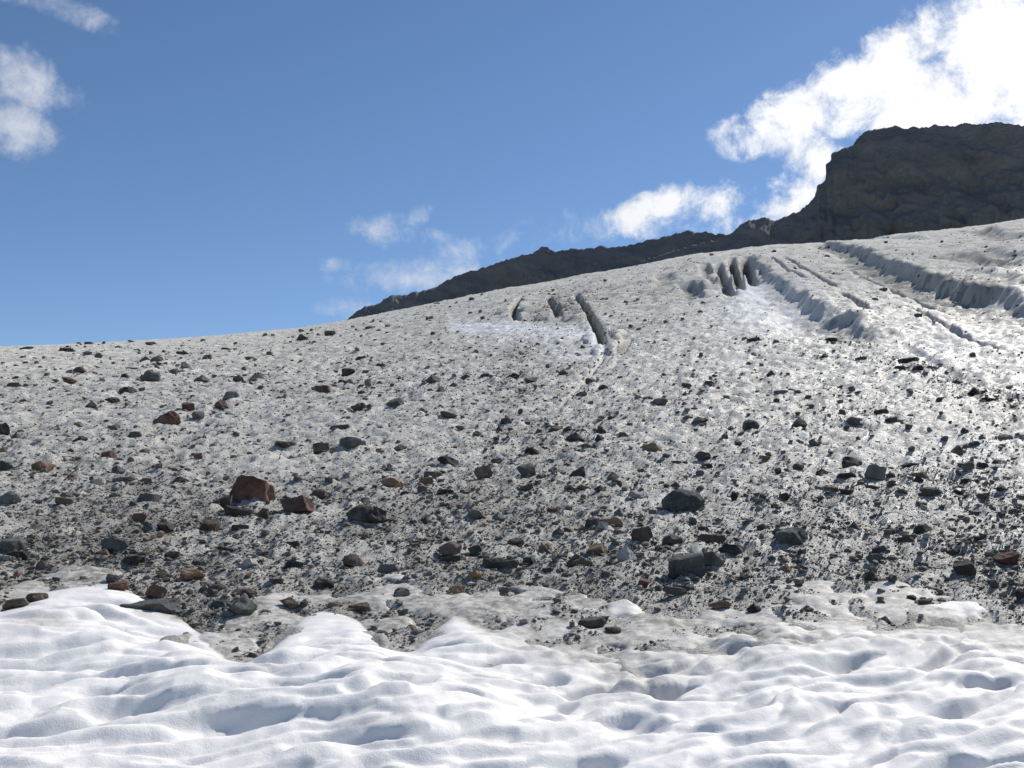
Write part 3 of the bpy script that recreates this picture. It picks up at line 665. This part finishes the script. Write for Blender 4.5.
fl = rng.uniform(.25, .65, NG)
cc = rng.random(NG); tint = np.where(cc[:, None] < .62, np.array([.085, .082, .074]), np.where(cc[:, None] < .80, np.array([.19, .183, .165]), np.where(cc[:, None] < .92, np.array([.14, .10, .075]), np.where(cc[:, None] < .965, np.array([.16, .105, .078]), np.array([.36, .34, .30])))))
tint = tint * rng.uniform(.7, 1.75, (NG, 1)) * np.where(U[:, None] > 640, .9, 1)
for q in extra:
    i = int(rng.integers(0, NG)); U[i], V[i], px[i], fl[i] = q['u'], q['v'] + q['h'] * .4, q['w'], q['h'] / q['w']; tint[i] = COL[q['c']]
th, r = pix_ground(U, V); wz = px * r / F
z = terrain(th, r)[0]
near = r < 10.4; t, _, _ = snow_layer(th[near], r[near]); zs = smooth_t(th[near], r[near]) + t
cov = np.zeros(NG, bool); cov[near] = zs > z[near] + .012
bases = [rock_shape(1, np.random.default_rng(40 + k), ('jag', 'slab', 'block', 'plain')[k % 4]) for k in range(28)]
f0 = bases[0][1]; BV = np.stack([q[0] for q in bases])
keepm = ~cov; n = int(keepm.sum()); th, r, wz, z, fl, tint = th[keepm], r[keepm], wz[keepm], z[keepm], fl[keepm], tint[keepm]
pick = rng.integers(0, 28, n); P = BV[pick]
P = P * np.stack([wz, wz * rng.uniform(.6, 1.1, n), wz * fl * 1.15], 1)[:, None, :]
a = rng.uniform(0, 6.283, n); ca, sa = np.cos(a)[:, None], np.sin(a)[:, None]
tl = rng.normal(0, .3, n); ct, st_ = np.cos(tl)[:, None], np.sin(tl)[:, None]
x1 = P[..., 0] * ct - P[..., 2] * st_; z1 = P[..., 0] * st_ + P[..., 2] * ct
px_, py_ = x1 * ca - P[..., 1] * sa, x1 * sa + P[..., 1] * ca
P = np.stack([px_ + (r * np.sin(th))[:, None], py_ + (r * np.cos(th))[:, None], z1 + (z + wz * fl * .32)[:, None]], -1)
me = bpy.data.meshes.new('gravel'); nv = P.shape[1]
me.vertices.add(n * nv); me.vertices.foreach_set('co', P.astype(np.float32).ravel())
Fx = (f0[None] + (np.arange(n) * nv)[:, None, None]).reshape(-1, 3)
me.loops.add(Fx.size); me.loops.foreach_set('vertex_index', Fx.ravel().astype(np.int32))
me.polygons.add(len(Fx)); me.polygons.foreach_set('loop_start', np.arange(0, Fx.size, 3, dtype=np.int32)); me.polygons.foreach_set('loop_total', np.full(len(Fx), 3, np.int32))
me.update(calc_edges=True)
me.polygons.foreach_set('use_smooth', np.zeros(len(Fx), bool))
at = me.color_attributes.new('tint', 'FLOAT_COLOR', 'POINT'); at.data.foreach_set('color', np.repeat(np.concatenate([tint, np.ones((n, 1))], 1), nv, axis=0).astype(np.float32).ravel())
me.materials.append(grav)
o = bpy.data.objects.new('gravel', me); C.objects.link(o); o['kind'] = 'stuff'; o['label'] = 'loose dark gravel and small stones strewn over the dirty ice'; o['category'] = 'gravel'
# ------------------------------------------------------------------ sky, sun, camera
w = bpy.data.worlds.new('World'); sc.world = w; w.use_nodes = True; nt = w.node_tree; nt.nodes.clear()
out = nt.nodes.new('ShaderNodeOutputWorld'); bg = nt.nodes.new('ShaderNodeBackground'); nt.links.new(bg.outputs[0], out.inputs[0])
STR = .10; bg.inputs[1].default_value = STR
sky = nt.nodes.new('ShaderNodeTexSky'); sky.sky_type = 'NISHITA'; sky.sun_disc = False; sky.sun_elevation = SUN_EL; sky.sun_rotation = SUN_AZ
sky.altitude = 2800; sky.air_density = 1.0; sky.dust_density = .6; sky.ozone_density = 1.5
d = N(nt, 'ShaderNodeTexCoord').outputs['Generated']
def cloud(u, v, ru, rv, ang, s):
    x, y, z = pix_dir(u, v); k = np.array([x, y, z]); k /= np.linalg.norm(k)
    e1 = np.cross(k, [0, 0, 1.]); e1 /= np.linalg.norm(e1); e2 = np.cross(e1, k)
    c, si = math.cos(math.radians(ang)), math.sin(math.radians(ang)); A_, B_ = c * e1 + si * e2, -si * e1 + c * e2
    nrm = math.sqrt(float(x * x + y * y + z * z)); outs = []
    for ax, rad in ((A_, ru), (B_, rv)):
        q = N(nt, 'ShaderNodeVectorMath', operation='DOT_PRODUCT'); link(nt, d, q.inputs[0]); q.inputs[1].default_value = tuple(ax)
        outs.append(math_(nt, 'POWER', math_(nt, 'ABSOLUTE', math_(nt, 'MULTIPLY', q.outputs['Value'], F / nrm / rad * nrm * nrm)), 2.))
    f = N(nt, 'ShaderNodeVectorMath', operation='DOT_PRODUCT'); link(nt, d, f.inputs[0]); f.inputs[1].default_value = tuple(k)
    fr_ = math_(nt, 'GREATER_THAN', f.outputs['Value'], .3)
    e = math_(nt, 'SUBTRACT', 1., math_(nt, 'ADD', outs[0], outs[1]))
    return math_(nt, 'MULTIPLY', math_(nt, 'MULTIPLY', math_(nt, 'MAXIMUM', e, -1.), fr_), s) if s > 0 else e
CL = [(1010, 40, 120, 75, 30, 1.5), (890, 92, 120, 46, 18, 1.2), (940, 100, 120, 60, 10, 1.3), (900, 52, 70, 40, 25, .9), (845, 88, 70, 40, 20, 1.0), (795, 122, 85, 36, 8, 1.0), (822, 155, 44, 34, -35, .9),
      (652, 212, 56, 28, 10, 1.0), (700, 206, 56, 28, 10, .9), (788, 198, 40, 26, 0, .85), (730, 226, 70, 16, 0, .6), (1120, 60, 160, 120, 0, 1.5)]
THIN = [(385, 230, 40, 18, 0, .7), (412, 217, 36, 12, 24, .7), (490, 246, 72, 20, 8, .65), (430, 275, 100, 20, 6, .8), (475, 268, 50, 16, 20, .6), (350, 307, 36, 12, 0, .6), (345, 266, 26, 8, 0, .4), (575, 228, 60, 18, 0, .5), (440, 238, 40, 10, 0, .4),
      (20, 76, 70, 34, -10, 1.0), (10, 126, 56, 32, -20, 1.0), (50, 4, 90, 16, -10, .8), (-40, 90, 70, 70, 0, .8)]
def layer(lst, gain, lo, hi):
    m = None
    for c in lst:
        e = cloud(*c); m = e if m is None else math_(nt, 'MAXIMUM', m, e)
    den = math_(nt, 'ADD', m, math_(nt, 'ADD', math_(nt, 'MULTIPLY', math_(nt, 'SUBTRACT', nz, .5), gain), math_(nt, 'MULTIPLY', math_(nt, 'SUBTRACT', nz2, .5), 1.1)))
    return math_(nt, 'MULTIPLY', step(nt, den, lo, hi), step(nt, m, -.5, .25))
nz = noise(nt, d, 21, 11, .66, .3); nz2 = noise(nt, d, 55, 7, .68, .2)
fac = math_(nt, 'MAXIMUM', layer(CL, 3.6, .05, 1.2), math_(nt, 'MULTIPLY', layer(THIN, 3.6, .0, 1.9), .95))
hs = N(nt, 'ShaderNodeHueSaturation'); link(nt, sky.outputs[0], hs.inputs['Color']); hs.inputs['Saturation'].default_value = 1.1; hs.inputs['Value'].default_value = 1.2
sund = N(nt, 'ShaderNodeVectorMath', operation='DOT_PRODUCT'); link(nt, d, sund.inputs[0])
sdir = Vector((math.sin(SUN_AZ) * math.cos(SUN_EL), math.cos(SUN_AZ) * math.cos(SUN_EL), math.sin(SUN_EL))); sund.inputs[1].default_value = sdir
glow = step(nt, sund.outputs['Value'], .55, .95)
cl = mix(nt, glow, (6.6, 7.0, 7.8), (11., 11., 11.))
link(nt, mix(nt, fac, hs.outputs[0], cl), bg.inputs[0])
sun = bpy.data.lights.new('sun', 'SUN'); sun.energy = 5.0; sun.angle = math.radians(.53); sun.color = (1., .95, .87)
so = bpy.data.objects.new('sun', sun); C.objects.link(so); so.rotation_euler = (-sdir).to_track_quat('-Z', 'Y').to_euler(); so.location = (0, 0, 60)
cam = bpy.data.cameras.new('camera'); cam.sensor_width = 36; cam.lens = 36 * F / 1024; cam.clip_end = 5000; cam.clip_start = .05
cobj = bpy.data.objects.new('camera', cam); C.objects.link(cobj); cobj.location = (0, 0, EYE); cobj.rotation_euler = (math.radians(90) + PITCH, 0, 0); sc.camera = cobj
sc.view_settings.view_transform = 'Standard'; sc.view_settings.look = 'None'; sc.view_settings.exposure = 0; sc.view_settings.gamma = 1
sc.cycles.use_denoising = True; sc.cycles.max_bounces = 6; sc.cycles.diffuse_bounces = 3
